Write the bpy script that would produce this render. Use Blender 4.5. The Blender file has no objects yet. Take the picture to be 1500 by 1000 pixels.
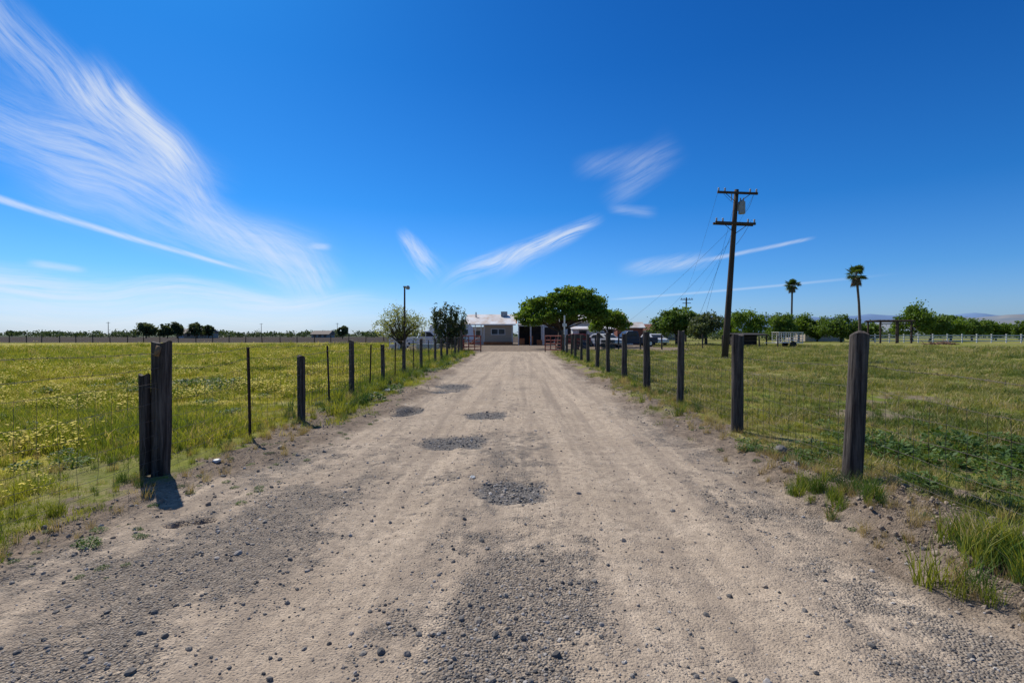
import bpy, math, random
import numpy as np
from mathutils import Vector, Matrix
random.seed(7); rng=np.random.default_rng(7)
sc=bpy.context.scene
R=math.radians

# ------------------------------------------------------------------ noise
def _h(ix,iy,s):
    a=(ix.astype(np.int64)*374761393+iy.astype(np.int64)*668265263+s*1442695041)&0xffffffff
    a=((a^(a>>13))*1274126177)&0xffffffff
    a=a^(a>>16)
    return (a&0xffffff)/float(0xffffff)
def vn(x,y,s=0):
    x=np.asarray(x,float);y=np.asarray(y,float)
    xi=np.floor(x);yi=np.floor(y);fx=x-xi;fy=y-yi
    fx=fx*fx*(3-2*fx);fy=fy*fy*(3-2*fy)
    a=_h(xi,yi,s);b=_h(xi+1,yi,s);c=_h(xi,yi+1,s);d=_h(xi+1,yi+1,s)
    return (a*(1-fx)+b*fx)*(1-fy)+(c*(1-fx)+d*fx)*fy
def fbm(x,y,s=0,o=4):
    t=0;a=1;n=0
    for i in range(o):
        t=t+a*vn(x*2**i,y*2**i,s+i*17);n+=a;a*=.5
    return t/n
def sm(a,b,x):
    t=np.clip((x-a)/(b-a),0,1);return t*t*(3-2*t)

# ------------------------------------------------------------------ terrain
def left_fence_x(y): return -3.62-0.028*(y-5)
def road_l(y): return np.interp(y,[0,3,5,9.5,14,35,42],[-3.1,-3.0,-2.85,-2.25,-2.4,-3.1,-3.6])
def road_r(y): return np.interp(y,[0,3,5,9.5,35,42],[2.4,2.15,2.05,2.0,1.8,2.2])
POT=[(-.12,4.62,.36,.40),(-.89,6.65,.48,.42),(-.60,8.9,.55,.55),(-1.85,13.6,.5,1.2),(-2.05,9.3,.22,.7)]
HOLES=[(-2.52,3.68,.075),(-2.36,3.74,.06)]
def masks(x,y):
    w=(fbm(x*1.3,y*1.3,3)-.5)*1.0
    w2=(fbm(x*5,y*5,9)-.5)*.5
    e=w*.9+w2*.5
    road=sm(-.35,.4,x-road_l(y)+e)*sm(-.35,.4,road_r(y)-x+e)
    road=road*(1-sm(41,44,y))
    gl=sm(-.25,.35,(left_fence_x(y)+.12-x)+e*1.2+w2*.8)
    gr=sm(-.3,.4,(x-3.05+.02*(y-5))+e*1.7+w2*.8-.35*sm(7.5,3.5,y))
    grass=np.maximum(gl,gr)
    bare=sm(.60,.70,fbm(x*.7,y*.55,201))*sm(3.2,4.5,abs(x))
    grass=grass*(1-.6*bare)
    yard=sm(0,3,y-42+w*3)*sm(0,3,95-y)*sm(-17,-12,x+w*3)*sm(19,14,x+w*3)
    grass=grass*(1-yard)
    edge=sm(6,11,y)*sm(.1,.45,np.maximum(road_l(y)-x,x-road_r(y))+w2)
    grass=np.maximum(grass,.75*edge*(1-yard)*sm(.42,.6,fbm(x*2,y*1.2,31)))
    pot=np.zeros_like(x)
    for (px,py,rx,ry) in POT:
        d=np.sqrt(((x-px)/rx)**2+((y-py)/ry)**2)+w*1.1+w2*1.6
        pot=np.maximum(pot,sm(1.25,.6,d))
    band=.12*sm(.8,.1,abs(x+.05-.8*w))*sm(5.5,2.0,y)+.12*sm(.9,.2,abs(x+2.0-.8*w))*sm(7.5,4,y)+.11*sm(.45,.1,abs(x-1.95-.5*w))+.05*sm(.5,.1,abs(x+.1))-.20*sm(.6,.2,abs(x-.95))-.12*sm(.45,.1,abs(x+1.15))
    g=sm(.44,.70,.45*fbm(x*1.6,y*1.0,41)+.35*fbm(x*7,y*6,43)+.2*fbm(x*22,y*20,44,2)+band)
    verge=(1-road)*(1-grass)
    gravel=np.maximum(np.clip(g*.95,0,1),verge*.35)
    gravel=np.maximum(gravel,pot)
    lf=sm(6,10,y)
    gravel=np.where(pot>.4,gravel,gravel*(1-lf*.45))
    yellow=sm(.45,.58,fbm(x*.16,y*.25,77)+.11*sm(-4,-7,x)*sm(-30,-16,x)*sm(5,9,y)*sm(34,20,y))*(x<-4)
    dry=sm(.44,.60,fbm(x*.35,y*.3,55))
    return road,gravel,grass,pot,yellow,dry,yard
def H(x,y):
    x=np.asarray(x,float);y=np.asarray(y,float)
    near=sm(60,20,y)*sm(30,12,abs(x))
    road,gravel,grass,pot,yel,dry,yard=masks(x,y)
    h=.035*(fbm(x*.45,y*.3,1)-.5)+.024*(fbm(x*2,y*1.6,2)-.5)+.014*(fbm(x*9,y*8,5,3)-.5)
    h=h+road*(-.026*sm(.5,.1,abs(x+1.15-.1*np.sin(y*.5)))-.030*sm(.45,.1,abs(x-.95-.1*np.sin(y*.4)))+.01)
    h=h+road*.006*np.sin(y*21+4*fbm(x*2,y*.5,61))*sm(.5,.1,abs(x-.95))*sm(.45,.6,fbm(x,y,62))
    verge=(1-road)*(1-grass)
    h=h+verge*(.08*(fbm(x*4,y*4,12)-.35))+grass*(.03+.05*(fbm(x*1.5,y*1.5,90)-.5))
    fr=fbm(x*.2+3,y*.9,19)
    h=h+(.11*np.exp(-((x-2.62)/.24)**2)*sm(2.2,3,y)*fr+.09*np.exp(-((x-road_l(y)+.25)/.22)**2)*sm(4,7,y)*fr)*(.6+.8*fbm(x*6,y*6,25))
    bank=sm(2.25,2.65,x)*sm(3.7,3.1,x)*sm(2.2,2.7,y)*sm(5.6,4.3,y)
    h=h+bank*(.13*fbm(x*5,y*5,22)+.07*abs(fbm(x*13,y*13,23)-.5)*2)
    h=h-pot*.022+pot*.02*(fbm(x*22,y*22,33,2)-.5)
    d=np.sqrt(((x+2.05)/.22)**2+((y-9.3)/.7)**2); h=h-.09*sm(1,.4,d)
    for (hx,hy,r) in HOLES:
        h=h-.10*sm(1.25,.7,np.sqrt(((x-hx)/r)**2+((y-hy)/(r*.8))**2))
    return h*near
def Hs(x,y): return float(H(np.array([x]),np.array([y]))[0])

# ------------------------------------------------------------------ material helpers
def newmat(name):
    m=bpy.data.materials.new(name);m.use_nodes=True
    nt=m.node_tree;b=nt.nodes['Principled BSDF'];b.inputs['Specular IOR Level'].default_value=.25
    return m,nt,b
def N(nt,t,**k):
    n=nt.nodes.new(t)
    for a,v in k.items(): setattr(n,a,v)
    return n
def L(nt,a,b): nt.links.new(a,b)
def setin(nt,inp,v):
    if hasattr(v,'is_output'): nt.links.new(v,inp)
    else: inp.default_value=v
def mth(nt,op,a,b=0.0,c=None,clamp=False):
    n=nt.nodes.new('ShaderNodeMath');n.operation=op;n.use_clamp=clamp
    setin(nt,n.inputs[0],a);setin(nt,n.inputs[1],b)
    if c is not None:setin(nt,n.inputs[2],c)
    return n.outputs[0]
def mapr(nt,v,a,b,c=0.,d=1.,smooth=False):
    n=nt.nodes.new('ShaderNodeMapRange')
    if smooth:n.interpolation_type='SMOOTHSTEP'
    setin(nt,n.inputs[0],v);setin(nt,n.inputs[1],a);setin(nt,n.inputs[2],b)
    setin(nt,n.inputs[3],c);setin(nt,n.inputs[4],d);return n.outputs[0]
def mix(nt,f,a,b,bt='MIX'):
    n=nt.nodes.new('ShaderNodeMix');n.data_type='RGBA';n.blend_type=bt
    setin(nt,n.inputs[0],f)
    for i,v in ((6,a),(7,b)):
        if hasattr(v,'is_output'):nt.links.new(v,n.inputs[i])
        else:n.inputs[i].default_value=(v[0],v[1],v[2],1)
    return n.outputs[2]
def noise(nt,scale,vec=None,detail=3,rough=.55,dist=0,dim='3D'):
    n=nt.nodes.new('ShaderNodeTexNoise');n.inputs['Scale'].default_value=scale
    n.inputs['Detail'].default_value=detail;n.inputs['Roughness'].default_value=rough
    n.inputs['Distortion'].default_value=dist
    if vec is not None:nt.links.new(vec,n.inputs['Vector'])
    return n.outputs['Fac']
def stretched(nt,sx,sy,sz,kind='pos'):
    if kind=='pos': o=N(nt,'ShaderNodeNewGeometry').outputs['Position']
    else: o=N(nt,'ShaderNodeTexCoord').outputs['Object']
    m=N(nt,'ShaderNodeMapping');m.inputs['Scale'].default_value=(sx,sy,sz);L(nt,o,m.inputs[0]);return m.outputs[0]
def simple(name,c1,c2=None,scale=5,rough=.8,metal=0,bump=0,st=(1,1,1),kind='pos',lo=.35,hi=.65):
    m,nt,b=newmat(name);b.inputs['Roughness'].default_value=rough;b.inputs['Metallic'].default_value=metal
    c2=c2 or tuple(c*.75 for c in c1)
    f=noise(nt,scale,stretched(nt,*st,kind=kind))
    L(nt,mix(nt,mapr(nt,f,lo,hi),c1,c2),b.inputs['Base Color'])
    if bump:
        bp=N(nt,'ShaderNodeBump');bp.inputs['Strength'].default_value=bump;bp.inputs['Distance'].default_value=.02
        L(nt,f,bp.inputs['Height']);L(nt,bp.outputs[0],b.inputs['Normal'])
    return m
def leafmat(name,dark,light,trans=.3,attr=None,extra=None,field=False):
    m,nt,b=newmat(name)
    if attr:
        a=N(nt,'ShaderNodeAttribute',attribute_name=attr);f=a.outputs['Fac']
    else:
        f=N(nt,'ShaderNodeObjectInfo').outputs['Random']
    if field:
        nz=noise(nt,.4,N(nt,'ShaderNodeNewGeometry').outputs['Position'],3,.65)
        f=mth(nt,'MULTIPLY_ADD',mth(nt,'SUBTRACT',nz,.5),3.0,mth(nt,'MULTIPLY_ADD',f,.7,.15),clamp=True)
    c=mix(nt,f,dark,light)
    if extra:
        r=N(nt,'ShaderNodeObjectInfo').outputs['Random']
        r2=mth(nt,'FRACT',mth(nt,'MULTIPLY',r,17.3))
        if field: r2=mth(nt,'MULTIPLY_ADD',mth(nt,'SUBTRACT',nz,.5),.9,r2)
        c=mix(nt,mapr(nt,r2,extra[1],extra[1]+.03),c,extra[0])
    L(nt,c,b.inputs['Base Color']);b.inputs['Roughness'].default_value=.6
    tr=N(nt,'ShaderNodeBsdfTranslucent');
    L(nt,mix(nt,1,c,(1.35,1.3,.6),'MULTIPLY'),tr.inputs[0])
    ms=N(nt,'ShaderNodeMixShader');ms.inputs[0].default_value=trans
    L(nt,b.outputs[0],ms.inputs[1]);L(nt,tr.outputs[0],ms.inputs[2])
    L(nt,ms.outputs[0],nt.nodes['Material Output'].inputs[0])
    return m

# ------------------------------------------------------------------ mesh builder
class MB:
    def __init__(s): s.v=[];s.f=[];s.m=[]
    def add(s,vs,fs,mi=0):
        o=len(s.v);s.v+= [tuple(v) for v in vs]
        for f in fs: s.f.append(tuple(i+o for i in f));s.m.append(mi)
    def box(s,c,d,mi=0,rz=0,rx=0,ry=0,taper=1):
        M=Matrix.Translation(c)@Matrix.Rotation(rz,4,'Z')@Matrix.Rotation(ry,4,'Y')@Matrix.Rotation(rx,4,'X')
        vs=[]
        for z in(-.5,.5):
            k=1 if z<0 else taper
            for x,y in((-.5,-.5),(.5,-.5),(.5,.5),(-.5,.5)): vs.append(M@Vector((x*d[0]*k,y*d[1]*k,z*d[2])))
        s.add(vs,[(3,2,1,0),(4,5,6,7),(0,1,5,4),(1,2,6,5),(2,3,7,6),(3,0,4,7)],mi)
    def tube(s,pts,rad,n=6,mi=0,cap=True):
        pts=[Vector(p) for p in pts]
        if not hasattr(rad,'__len__'): rad=[rad]*len(pts)
        vs=[];
        for i,p in enumerate(pts):
            d=(pts[min(i+1,len(pts)-1)]-pts[max(i-1,0)]).normalized()
            up=Vector((0,0,1)) if abs(d.z)<.9 else Vector((1,0,0))
            a=d.cross(up).normalized();b=d.cross(a)
            for k in range(n):
                t=2*math.pi*k/n;vs.append(p+(a*math.cos(t)+b*math.sin(t))*rad[i])
        fs=[]
        for i in range(len(pts)-1):
            for k in range(n):
                fs.append((i*n+k,i*n+(k+1)%n,(i+1)*n+(k+1)%n,(i+1)*n+k))
        if cap: fs.append(tuple(range(n))[::-1]);fs.append(tuple((len(pts)-1)*n+k for k in range(n)))
        s.add(vs,fs,mi)
    def prism(s,prof,x0,x1,mi=0,axis='x'):
        n=len(prof)
        if axis=='x': vs=[(x0,a,b) for a,b in prof]+[(x1,a,b) for a,b in prof]
        else: vs=[(a,x0,b) for a,b in prof]+[(a,x1,b) for a,b in prof]
        fs=[tuple(range(n))[::-1],tuple(range(n,2*n))]+[(i,(i+1)%n,n+(i+1)%n,n+i) for i in range(n)]
        s.add(vs,fs,mi)
    def obj(s,name,mats,parent=None,smooth=False,loc=None,rz=0,bevel=0):
        me=bpy.data.meshes.new(name);me.from_pydata(s.v,[],s.f)
        for m in mats:me.materials.append(m)
        me.polygons.foreach_set('material_index',s.m)
        if smooth:me.polygons.foreach_set('use_smooth',[True]*len(s.f))
        me.update();o=bpy.data.objects.new(name,me);sc.collection.objects.link(o)
        if parent:o.parent=parent
        if loc:o.location=loc
        o.rotation_euler.z=rz
        if bevel:
            b=o.modifiers.new('b','BEVEL');b.width=bevel;b.segments=2;b.limit_method='ANGLE'
        return o
def empty(name,loc=(0,0,0),rz=0):
    o=bpy.data.objects.new(name,None);o.location=loc;o.rotation_euler.z=rz;sc.collection.objects.link(o);return o
def npmesh(name,V,F,mats,attrs={},smooth=False,link=True):
    me=bpy.data.meshes.new(name);k=F.shape[1]
    me.vertices.add(len(V));me.vertices.foreach_set('co',V.astype(np.float32).ravel())
    me.loops.add(F.size);me.loops.foreach_set('vertex_index',F.astype(np.int32).ravel())
    me.polygons.add(len(F));me.polygons.foreach_set('loop_start',np.arange(0,F.size,k,dtype=np.int32))
    try: me.polygons.foreach_set('loop_total',np.full(len(F),k,dtype=np.int32))
    except Exception: pass
    for m in mats:me.materials.append(m)
    for a,v in attrs.items():
        at=me.attributes.new(a,'FLOAT','POINT');at.data.foreach_set('value',v.astype(np.float32))
    me.update(calc_edges=True)
    if smooth:me.polygons.foreach_set('use_smooth',np.ones(len(F),dtype=bool))
    o=bpy.data.objects.new(name,me)
    if link:sc.collection.objects.link(o)
    return o

# ------------------------------------------------------------------ ground
def axis_sym(step,lin,g,maxv):
    a=list(np.arange(0,lin,step));s=step
    while a[-1]<maxv: s*=g;a.append(a[-1]+s)
    a=np.array(a);return np.concatenate([-a[:0:-1],a])
xs=axis_sym(.035,4.2,1.045,7000)
ys=list(-np.array([6000,2500,900,300,100,40,20,10,5,2.5,1.2,.4]));ys+=[0,.3,.6,.9]
y=1.1;
while y<9000:
    ys.append(y); y*= 1.0085 if y<14 else (1.014 if y<60 else 1.04)
ys=np.array(ys)
X,Y=np.meshgrid(xs,ys);Z=H(X.ravel(),Y.ravel())
V=np.stack([X.ravel(),Y.ravel(),Z],1)
nx=len(xs);ny=len(ys)
i=np.arange(nx*ny).reshape(ny,nx)
F=np.stack([i[:-1,:-1].ravel(),i[:-1,1:].ravel(),i[1:,1:].ravel(),i[1:,:-1].ravel()],1)
mk=masks(X.ravel(),Y.ravel())
gm,nt,b=newmat('ground_soil_grass')
pos=N(nt,'ShaderNodeNewGeometry').outputs['Position']
def at(n): return N(nt,'ShaderNodeAttribute',attribute_name=n).outputs['Fac']
n1=noise(nt,1.3,pos,4,.6);n2=noise(nt,12,pos,4,.7);n3=noise(nt,90,pos,2,.7)
sand=mix(nt,mapr(nt,n1,.35,.65),(.57,.455,.335),(.44,.345,.25))
sand=mix(nt,mapr(nt,n2,.42,.72),sand,(.32,.25,.185))
sand=mix(nt,mth(nt,'MULTIPLY',mapr(nt,n3,.5,.7),.6),sand,(.19,.16,.13))
st=noise(nt,1,stretched(nt,3.4,.13,1),4,.65)
sand=mix(nt,mth(nt,'MULTIPLY',mapr(nt,st,.46,.60),.6),sand,(.27,.215,.165))
vor=N(nt,'ShaderNodeTexVoronoi');vor.inputs['Scale'].default_value=75;L(nt,pos,vor.inputs['Vector'])
sep=N(nt,'ShaderNodeSeparateColor');L(nt,vor.outputs['Color'],sep.inputs[0])
peb=mix(nt,sep.outputs[0],(.09,.085,.078),(.38,.335,.28))
peb=mix(nt,mapr(nt,vor.outputs['Distance'],.3,.75),peb,(.14,.115,.095))
gv=mth(nt,'ADD',at('gravel'),mth(nt,'MULTIPLY',mth(nt,'SUBTRACT',n2,.5),2.0))
col=mix(nt,mapr(nt,gv,.2,1.15,0,.8),sand,peb)
col=mix(nt,mth(nt,'MULTIPLY',mapr(nt,sep.outputs[1],.80,.82),mapr(nt,vor.outputs['Distance'],.4,.3)),col,(.15,.13,.12))
soil=mix(nt,mapr(nt,n2,.35,.65),(.22,.165,.12),(.105,.08,.06))
verge=mth(nt,'SUBTRACT',1.0,at('road'),clamp=True)
col=mix(nt,mth(nt,'MULTIPLY',mapr(nt,mth(nt,'ADD',verge,mth(nt,'MULTIPLY',mth(nt,'SUBTRACT',n1,.5),.9)),.25,.95),.75),col,soil)
potc=mix(nt,sep.outputs[0],(.07,.066,.064),(.26,.245,.23))
col=mix(nt,mapr(nt,mth(nt,'ADD',at('pot'),mth(nt,'MULTIPLY',mth(nt,'SUBTRACT',n2,.5),1.2)),.3,1.0,0,.85),col,potc)
g1=noise(nt,.35,pos,4,.6);g2=noise(nt,7,stretched(nt,1,.6,1),4,.75)
gc=mix(nt,mapr(nt,g1,.38,.62),(.14,.17,.03),(.27,.26,.06))
gc=mix(nt,mapr(nt,g2,.45,.75),gc,(.085,.105,.025))
gc=mix(nt,mth(nt,'MULTIPLY',at('dry'),mapr(nt,n2,.4,.6,.1,.7)),gc,(.32,.26,.13))
gc=mix(nt,mth(nt,'MULTIPLY',at('yellow'),mapr(nt,g2,.4,.6,.25,.8)),gc,(.46,.38,.03))
gmk=mapr(nt,mth(nt,'ADD',at('grass'),mth(nt,'MULTIPLY',mth(nt,'SUBTRACT',n2,.5),.7)),.35,.7)
col=mix(nt,gmk,col,gc)
sp=N(nt,'ShaderNodeSeparateXYZ');L(nt,pos,sp.inputs[0])
farm=mapr(nt,mth(nt,'ADD',sp.outputs[1],mth(nt,'MULTIPLY',g1,20)),92,104)
farm=mth(nt,'MULTIPLY',farm,mapr(nt,sp.outputs[0],40,-10))
col=mix(nt,farm,col,(.055,.042,.032))
ff=mapr(nt,sp.outputs[1],260,420);col=mix(nt,ff,col,(.08,.10,.055))
L(nt,col,b.inputs['Base Color']);b.inputs['Roughness'].default_value=.95;b.inputs['Specular IOR Level'].default_value=.04
hgt=mth(nt,'ADD',mth(nt,'MULTIPLY',vor.outputs['Distance'],mth(nt,'MULTIPLY_ADD',at('gravel'),-.9,-.25)),mth(nt,'ADD',mth(nt,'MULTIPLY',n3,.7),mth(nt,'MULTIPLY',n2,1.1)))
bp=N(nt,'ShaderNodeBump');bp.inputs['Strength'].default_value=1.0;bp.inputs['Distance'].default_value=.014
L(nt,hgt,bp.inputs['Height']);L(nt,bp.outputs[0],b.inputs['Normal'])
ground=npmesh('ground',V,F,[gm],dict(road=mk[0],gravel=mk[1],grass=np.maximum(mk[2],0),pot=mk[3],yellow=mk[4].astype(float),dry=mk[5]),smooth=True)

# ------------------------------------------------------------------ scatter
def scatter(name,pts,rot,scl,coll,idx):
    me=bpy.data.meshes.new(name);me.vertices.add(len(pts));me.vertices.foreach_set('co',pts.astype(np.float32).ravel())
    a=me.attributes.new('rot','FLOAT_VECTOR','POINT');a.data.foreach_set('vector',rot.astype(np.float32).ravel())
    a=me.attributes.new('scl','FLOAT_VECTOR','POINT');a.data.foreach_set('vector',scl.astype(np.float32).ravel())
    a=me.attributes.new('idx','INT','POINT');a.data.foreach_set('value',idx.astype(np.int32))
    me.update();o=bpy.data.objects.new(name,me);sc.collection.objects.link(o)
    g=bpy.data.node_groups.new(name+'_gn','GeometryNodeTree')
    g.interface.new_socket('Geometry',in_out='INPUT',socket_type='NodeSocketGeometry')
    g.interface.new_socket('Geometry',in_out='OUTPUT',socket_type='NodeSocketGeometry')
    gi=g.nodes.new('NodeGroupInput');go=g.nodes.new('NodeGroupOutput')
    ip=g.nodes.new('GeometryNodeInstanceOnPoints');ci=g.nodes.new('GeometryNodeCollectionInfo')
    ci.inputs['Collection'].default_value=coll;ci.inputs['Separate Children'].default_value=True;ci.inputs['Reset Children'].default_value=True
    def na(n,t):
        k=g.nodes.new('GeometryNodeInputNamedAttribute');k.data_type=t;k.inputs['Name'].default_value=n;return k.outputs['Attribute']
    g.links.new(gi.outputs[0],ip.inputs['Points']);g.links.new(ci.outputs[0],ip.inputs['Instance'])
    ip.inputs['Pick Instance'].default_value=True
    g.links.new(na('idx','INT'),ip.inputs['Instance Index'])
    g.links.new(na('rot','FLOAT_VECTOR'),ip.inputs['Rotation'])
    g.links.new(na('scl','FLOAT_VECTOR'),ip.inputs['Scale'])
    g.links.new(ip.outputs[0],go.inputs[0])
    m=o.modifiers.new('gn','NODES');m.node_group=g
    print(name,len(pts))
    return o
def collof(name,objs):
    c=bpy.data.collections.new(name)
    for o in objs:c.objects.link(o)
    return c

stm,nt,b=newmat('stone')
r=N(nt,'ShaderNodeObjectInfo').outputs['Random']
cr=N(nt,'ShaderNodeValToRGB');L(nt,r,cr.inputs[0])
e=cr.color_ramp.elements;e[0].color=(.09,.085,.08,1);e[1].color=(.47,.42,.36,1)
for p_,c_ in ((.3,(.16,.145,.13)),(.55,(.26,.23,.195)),(.75,(.35,.28,.21)),(.92,(.36,.33,.30))):
    q=e.new(p_);q.color=(*c_,1)
L(nt,cr.outputs[0],b.inputs['Base Color']);b.inputs['Roughness'].default_value=.85
import bmesh
sto=[]
for k in range(7):
    bm=bmesh.new();bmesh.ops.create_icosphere(bm,subdivisions=1 if k<5 else 2,radius=1)
    s=np.array([random.uniform(.8,1.3),random.uniform(.7,1),random.uniform(.45,.75)])
    for v in bm.verts:
        c=v.co;f=.75+.5*float(vn(np.array([c.x*1.4+c.z*2+k*9]),np.array([c.y*1.4-c.z+k*3]),k)[0])
        v.co=Vector((c.x*s[0]*f,c.y*s[1]*f,c.z*s[2]*f))
    me=bpy.data.meshes.new('pebble');bm.to_mesh(me);bm.free();me.materials.append(stm)
    sto.append(bpy.data.objects.new('pebble_%d'%k,me))
SC=collof('pebble_shapes',sto)
def polar(n,r0,r1,a0=-58,a1=58,pw=1.):
    rr=r0*(r1/r0)**(rng.random(n)**pw);a=np.radians(rng.uniform(a0,a1,n));return rr*np.sin(a),rr*np.cos(a)
x,y=polar(230000,1.3,16)
m=masks(x,y);acc=(.14+.7*m[1]**1.2+.9*m[3])*(1-m[2]*.95)
acc=acc*(.15+1.5*fbm(x*3,y*3,91)**1.3)
k=(rng.random(len(x))<acc*.7)&(abs(x)<6);x=x[k];y=y[k];potk=m[3][k]
s=.0038*np.exp(rng.normal(0,.55,len(x)))*(1+.5*potk);s=np.clip(s,.0024,.024)
big=rng.random(len(x))<.006;s[big]*=2.0
s=s*(1+.03*np.hypot(x,y))
z=H(x,y)+s*.12
rot=np.stack([rng.normal(0,.3,len(x)),rng.normal(0,.3,len(x)),rng.uniform(0,6.28,len(x))],1)
scatter('gravel',np.stack([x,y,z],1),rot,np.repeat(s[:,None],3,1),SC,rng.integers(0,7,len(x)))
clm=simple('dry_clod',(.34,.27,.2),(.22,.17,.125),30,.95,bump=.6)
clo=[]
for k in range(4):
    me=sto[k+3].data.copy();me.materials.clear();me.materials.append(clm);clo.append(bpy.data.objects.new('clod_%d'%k,me))
x=np.concatenate([rng.uniform(2.3,3.6,1300),rng.normal(2.7,.25,900),rng.normal(-3.0,.3,700)])
y=np.concatenate([rng.uniform(2.3,5.2,1300),rng.uniform(4.5,14,900),rng.uniform(3,14,700)]);n=len(x)
s=np.clip(.010*np.exp(rng.normal(0,.5,n)),.005,.032)
rot=rng.uniform(0,6.28,(n,3))
scatter('dirt_clods',np.stack([x,y,H(x,y)+s*.1],1),rot,np.repeat(s[:,None],3,1),collof('clod_shapes',clo),rng.integers(0,4,n))

# ------------------------------------------------------------------ grass
def clump(name,nb,h0,h1,w,spread,mat,lean=.5,seedhead=False,flower=None):
    mb=MB()
    for _ in range(nb):
        a=random.uniform(0,6.28);r=spread*math.sqrt(random.random());px,py=r*math.cos(a),r*math.sin(a)
        h=random.uniform(h0,h1);d=random.uniform(0,6.28);l=h*random.uniform(.1,lean)
        fx,fy=math.cos(d),math.sin(d);t=random.uniform(0,6.28);wx,wy=math.cos(t)*w/2,math.sin(t)*w/2
        p1=(px+fx*l*.35,py+fy*l*.35,h*.55);p2=(px+fx*l,py+fy*l,h)
        mb.add([(px-wx,py-wy,-.01),(px+wx,py+wy,-.01),(p1[0]+wx*.8,p1[1]+wy*.8,p1[2]),(p1[0]-wx*.8,p1[1]-wy*.8,p1[2]),p2],[(0,1,2,3),(3,2,4)],0)
        if flower is not None and random.random()<flower:
            q=w*1.5
            mb.add([(p2[0]-q,p2[1]-q,p2[2]),(p2[0]+q,p2[1]-q,p2[2]+q*.5),(p2[0]+q,p2[1]+q,p2[2]),(p2[0]-q,p2[1]+q,p2[2]+q*.4)],[(0,1,2,3)],1)
    mats=[mat]+([flm] if flower is not None else [])
    o=mb.obj(name,mats);sc.collection.objects.unlink(o);return o
grm=leafmat('grass_blades',(.12,.175,.025),(.37,.36,.055),.38,extra=((.50,.40,.20),.88),field=True)
grr=leafmat('pasture_blades',(.095,.135,.03),(.27,.27,.07),.35,extra=((.46,.37,.20),.76),field=True)
wdm=leafmat('weed_leaves',(.05,.10,.022),(.12,.19,.04),.3)
drm=leafmat('dry_grass',(.32,.23,.11),(.46,.36,.20),.3)
flm=simple('yellow_petals',(.66,.52,.03),(.55,.42,.02),3,.7)
GL=collof('grass_l',[clump('gl_%d'%k,26,.04,.10,.0045,.09,grm,.8) for k in range(5)])
GR=collof('grass_r',[clump('gr_%d'%k,26,.03,.075,.0045,.09,grr,.9) for k in range(5)])
FL=collof('flowers',[clump('fl_%d'%k,26,.05,.11,.0045,.09,grm,.6,flower=.32) for k in range(4)])
x,y=polar(90000,2.3,75,-63,63,.9)
m=masks(x,y);rr=np.hypot(x,y)
gmask=m[2]*(.12+1.3*sm(.28,.55,fbm(x*.9,y*.9,63)))
k=rng.random(len(x))<gmask;x=x[k];y=y[k];rr=rr[k];yel=m[4][k];dry=m[5][k]
sc_=(1+rr/24)*(.25+1.3*fbm(x*.8,y*.8,71)**1.2)*rng.uniform(.6,1.5,len(x))
bounds=np.where(x<0,left_fence_x(y)-x,x-3.0)
sc_*=.6+.4*sm(0,.6,bounds)
P=np.stack([x,y,H(x,y)],1);rot=np.stack([rng.normal(0,.15,len(x)),rng.normal(0,.15,len(x)),rng.uniform(0,6.28,len(x))],1)
S=np.stack([sc_*1.25,sc_*1.25,sc_],1)
fl=(rng.random(len(x))<yel*.6)
lk=(x<0)&~fl;rk=(x>=0)
scatter('field_grass',P[lk],rot[lk],S[lk],GL,rng.integers(0,5,lk.sum()))
scatter('pasture_grass',P[rk],rot[rk],S[rk],GR,rng.integers(0,5,rk.sum()))
scatter('yellow_wildflowers',P[fl],rot[fl],S[fl],FL,rng.integers(0,4,fl.sum()))
TF=collof('tufts',[clump('tf_%d'%k,60,.09,.24,.005,.07,wdm if k%2 else grm,.8) for k in range(4)])
DF=collof('drytufts',[clump('df_%d'%k,45,.06,.2,.004,.06,drm,.9) for k in range(3)])
def leafweed(name,n,rad,h,ls,mat):
    mb=MB()
    for _ in range(n):
        a=random.uniform(0,6.28);r=rad*math.sqrt(random.random());z=random.uniform(.01,h)*(1-.5*(r/rad))
        p=Vector((r*math.cos(a),r*math.sin(a),z));d=Vector((random.gauss(0,1)+math.cos(a),random.gauss(0,1)+math.sin(a),random.gauss(.3,.5))).normalized()
        s=d.cross(Vector((random.gauss(0,.4),random.gauss(0,.4),1))).normalized();l=ls*random.uniform(.6,1.3)
        mb.add([p,p+d*l*.5+s*l*.28,p+d*l,p+d*l*.5-s*l*.28],[(0,1,2,3)],0)
    o=mb.obj(name,[mat]);sc.collection.objects.unlink(o);return o
WF=collof('weeds',[leafweed('wf_%d'%k,170,.14,.11,.038,wdm) for k in range(4)])
def put(name,coll,n,pts,sc0=1.,nv=4):
    p=np.array(pts,float);pz=H(p[:,0],p[:,1]);N_=len(p)
    s=p[:,2]*sc0
    scatter(name,np.stack([p[:,0],p[:,1],pz-.005],1),np.stack([np.zeros(N_),np.zeros(N_),rng.uniform(0,6.28,N_)],1),np.repeat(s[:,None],3,1),coll,rng.integers(0,nv,N_))
tp=[]
for _ in range(30): tp.append((2.5+random.gauss(0,.15),4.2+random.gauss(0,.25),random.uniform(.5,.95)))
for _ in range(60): tp.append((2.74+random.gauss(0,.17),2.75+random.gauss(0,.28),random.uniform(.6,1.3)))
for _ in range(220):
    y_=random.uniform(8,40);tp.append((left_fence_x(y_)+random.gauss(.2,.35),y_,random.uniform(.6,1.9)))
for _ in range(130):
    y_=random.uniform(8,40);tp.append((3.0+random.gauss(0,.3),y_,random.uniform(.5,1.3)))
for _ in range(70):
    y_=random.uniform(3,9);tp.append((left_fence_x(y_)-.1+random.gauss(0,.2),y_,random.uniform(.3,.7)))
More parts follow.
